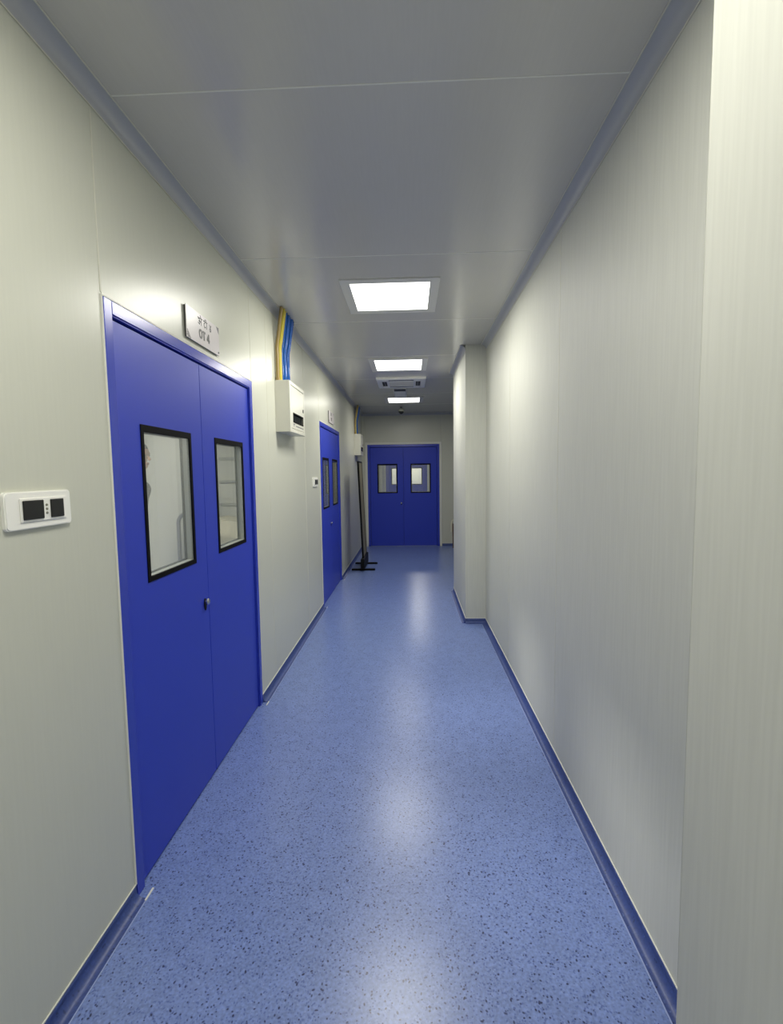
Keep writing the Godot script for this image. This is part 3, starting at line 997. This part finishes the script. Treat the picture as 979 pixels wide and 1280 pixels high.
func make_hatch() -> void:
	var o := base("ceiling_hatch", Vector3(-0.145, H, -7.52))
	tag(o, "small pale ceiling hatch with a dark slot behind the air conditioner", "ceiling hatch")
	var m := MB.new()
	m.ring(Vector2(-0.1, -0.4), Vector2(0.1, 0.36), Vector2(-0.085, -0.385), Vector2(0.085, 0.345), 0.0, 0.012, 0.003)
	put(m, "frame", M.frame_metal, o).rotation_degrees.x = 90
	pbox(o, "slot", M.dark_gap, Vector3(-0.085, -0.006, 0.12), Vector3(0.085, 0.0, 0.345))
	for k in 3:
		pbox(o, "slat", M.steel_grey, Vector3(-0.085, -0.012, 0.15 + k * 0.065), Vector3(0.085, -0.007, 0.17 + k * 0.065), 0.001)
	pbox(o, "cover", M.white_plastic, Vector3(-0.085, -0.01, -0.385), Vector3(0.085, 0.0, 0.118), 0.002)

func make_camera_dome() -> void:
	var o := base("security_camera", Vector3(-0.16, H, -9.15))
	tag(o, "small white security camera with a dark ball hanging before the end door", "camera")
	var m := MB.new()
	m.lathe([Vector2(0, -0.018), Vector2(0.026, -0.018), Vector2(0.03, -0.012), Vector2(0.03, 0)], Vector3.ZERO)
	put(m, "mount", M.steel_grey, o)
	m = MB.new()
	m.tube([Vector3(0, -0.016, 0), Vector3(0, -0.034, 0)], 0.012, 12)
	put(m, "stem", M.steel_grey, o)
	m = MB.new()
	m.lathe([Vector2(0.054, -0.085), Vector2(0.056, -0.07), Vector2(0.054, -0.05), Vector2(0.044, -0.036), Vector2(0.02, -0.03), Vector2(0, -0.03)], Vector3.ZERO)
	put(m, "housing", M.rail_grey, o)
	m = MB.new()
	var pr := []
	for k in 9:
		var a := k * PI / 16.0
		pr.append(Vector2(0.05 * sin(a), -0.083 - 0.05 * cos(a)))
	m.lathe(pr, Vector3.ZERO)
	put(m, "dark_ball", M.dark_glass, o)

func make_board_stand() -> void:
	# tall narrow notice board on a low foot, seen almost edge-on; it leans a little towards the wall
	var o := base("notice_board_stand", Vector3(-0.765, 0, -7.8))
	tag(o, "tall thin black-framed standing board on two black cross feet by the left wall", "notice board")
	for z in [-0.3, 0.24]:
		pbox(o, "foot", M.dark_steel, Vector3(-0.19, 0.0, z - 0.02), Vector3(0.19, 0.03, z + 0.02), 0.006)
	pbox(o, "base_block", M.dark_steel, Vector3(-0.03, 0.03, -0.36), Vector3(0.03, 0.2, 0.36), 0.008)
	var bt := Basis(Vector3(0, 0, 1), 0.036)
	var m := MB.new()
	m.ring(Vector2(-0.26, 0.0), Vector2(0.26, 1.54), Vector2(-0.24, 0.02), Vector2(0.24, 1.52), -0.014, 0.014, 0.003)
	var f := put(m, "board_frame", M.dark_steel, o)
	f.transform = Transform3D(bt * Basis(Vector3.UP, PI / 2), Vector3(0, 0.195, 0))
	m = MB.new()
	m.box(Vector3(-0.24, 0.02, -0.008), Vector3(0.24, 1.52, 0.008), 0.0)
	var b := put(m, "board", M.board, o)
	b.transform = f.transform

func make_rail() -> void:
	# bent tube standing behind the far column against the end wall
	var o := base("tube_rail", Vector3(0.882, 0.0, -9.8))
	tag(o, "cream bent tube rail half hidden behind the far wall column", "tube rail")
	var p := []
	p.append(Vector3(-0.055, 0.33, 0))
	p.append(Vector3(-0.055, 0.5, 0))
	for k in range(1, 7):
		var a := k * PI / 12.0
		p.append(Vector3(-0.055 + 0.09 * (1 - cos(a)), 0.5 + 0.09 * sin(a), 0))
	p.append(Vector3(0.3, 0.59, 0))
	for k in range(1, 7):
		var a := k * PI / 12.0
		p.append(Vector3(0.3 + 0.09 * sin(a), 0.5 + 0.09 * cos(a), 0))
	p.append(Vector3(0.39, 0.33, 0))
	var m := MB.new()
	m.tube(p, 0.016, 12)
	put(m, "tube", M.cream, o)
	for x in [-0.02, 0.39]:
		m = MB.new()
		m.tube([Vector3(x, 0.0, 0), Vector3(x, 0.5, 0)], 0.013, 10)
		put(m, "leg", M.brown, o)
	m = MB.new()
	m.tube([Vector3(-0.055, 0.345, 0), Vector3(-0.02, 0.345, 0)], 0.01, 8)
	put(m, "link", M.brown, o)
	pbox(o, "panel", M.brown, Vector3(-0.036, 0.24, -0.012), Vector3(0.37, 0.5, 0.012), 0.004)

func make_room_things() -> void:
	# tubular cylinder trolley seen through the first window
	var o := base("cylinder_trolley", Vector3(-1.945, 0.0, -4.2))
	tag(o, "grey tubular trolley with a hooped handle, behind the first blue door", "trolley")
	var p := [Vector3(-0.13, 0.1, 0), Vector3(-0.13, 1.12, 0)]
	for k in range(1, 13):
		var a := k * PI / 12.0
		p.append(Vector3(-0.13 * cos(a), 1.12 + 0.1 * sin(a), 0))
	p.append(Vector3(0.13, 0.1, 0))
	var m := MB.new()
	m.tube(p, 0.017, 12)
	put(m, "handle_frame", M.steel_grey, o)
	for y in [0.35, 0.62]:
		m = MB.new()
		m.tube([Vector3(-0.13, y, 0), Vector3(-0.08, y, 0.03), Vector3(0.08, y, 0.03), Vector3(0.13, y, 0)], 0.01, 8)
		put(m, "crossbar", M.steel_grey, o)
	pbox(o, "toe_plate", M.steel_grey, Vector3(-0.16, 0.06, 0.0), Vector3(0.16, 0.075, 0.24), 0.003)
	for s in [-1.0, 1.0]:
		m = MB.new()
		m.lathe([Vector2(0.02, -0.018), Vector2(0.09, -0.018), Vector2(0.1, -0.01), Vector2(0.1, 0.01), Vector2(0.09, 0.018), Vector2(0.02, 0.018)], Vector3(s * 0.19, 0.1, -0.03), Vector3(1, 0, 0), 24)
		put(m, "wheel", M.black_rubber, o)
	# cream equipment cart seen through the second window
	var c := base("equipment_cart", Vector3(-1.72, 0.0, -4.75))
	tag(c, "cream rounded equipment cart behind the right window of the first blue door", "cart")
	m = MB.new()
	var q := PackedVector2Array([Vector2(-0.28, 0.12), Vector2(0.28, 0.12), Vector2(0.28, 1.0), Vector2(0.24, 1.07), Vector2(-0.2, 1.12), Vector2(-0.27, 1.07)])
	m.prism(q, -0.2, 0.2)
	put(m, "body", M.pale_cart, c)
	m = MB.new()
	m.lathe([Vector2(0, 0.02), Vector2(0.025, 0.018), Vector2(0.028, 0)], Vector3(0.08, 0.97, 0.2), Vector3(0, 0, 1))
	put(m, "knob", M.grey_dot, c)
	for sx in [-0.23, 0.23]:
		for sz in [-0.15, 0.15]:
			m = MB.new()
			m.lathe([Vector2(0.01, -0.014), Vector2(0.05, -0.014), Vector2(0.055, -0.008), Vector2(0.055, 0.008), Vector2(0.05, 0.014), Vector2(0.01, 0.014)], Vector3(sx, 0.055, sz), Vector3(1, 0, 0), 16)
			m.box(Vector3(sx - 0.008, 0.06, sz - 0.008), Vector3(sx + 0.008, 0.12, sz + 0.008))
			put(m, "castor", M.black_rubber, c)
	# grey equipment rails across the partition
	for k in 3:
		var r := base("equipment_rail", Vector3(-1.75, 1.22 + k * 0.25, -5.22))
		tag(r, "%s grey equipment rail on the wall behind the first blue door" % ["lowest", "middle", "topmost"][k], "rail", "equipment rails behind the first door")
		pbox(r, "bar", M.rail_grey, Vector3(-0.34, -0.014, 0.012), Vector3(0.4, 0.014, 0.022), 0.002)
		for x in [-0.25, 0.3]:
			pbox(r, "bracket", M.rail_grey, Vector3(x - 0.015, -0.012, 0.0), Vector3(x + 0.015, 0.012, 0.012))
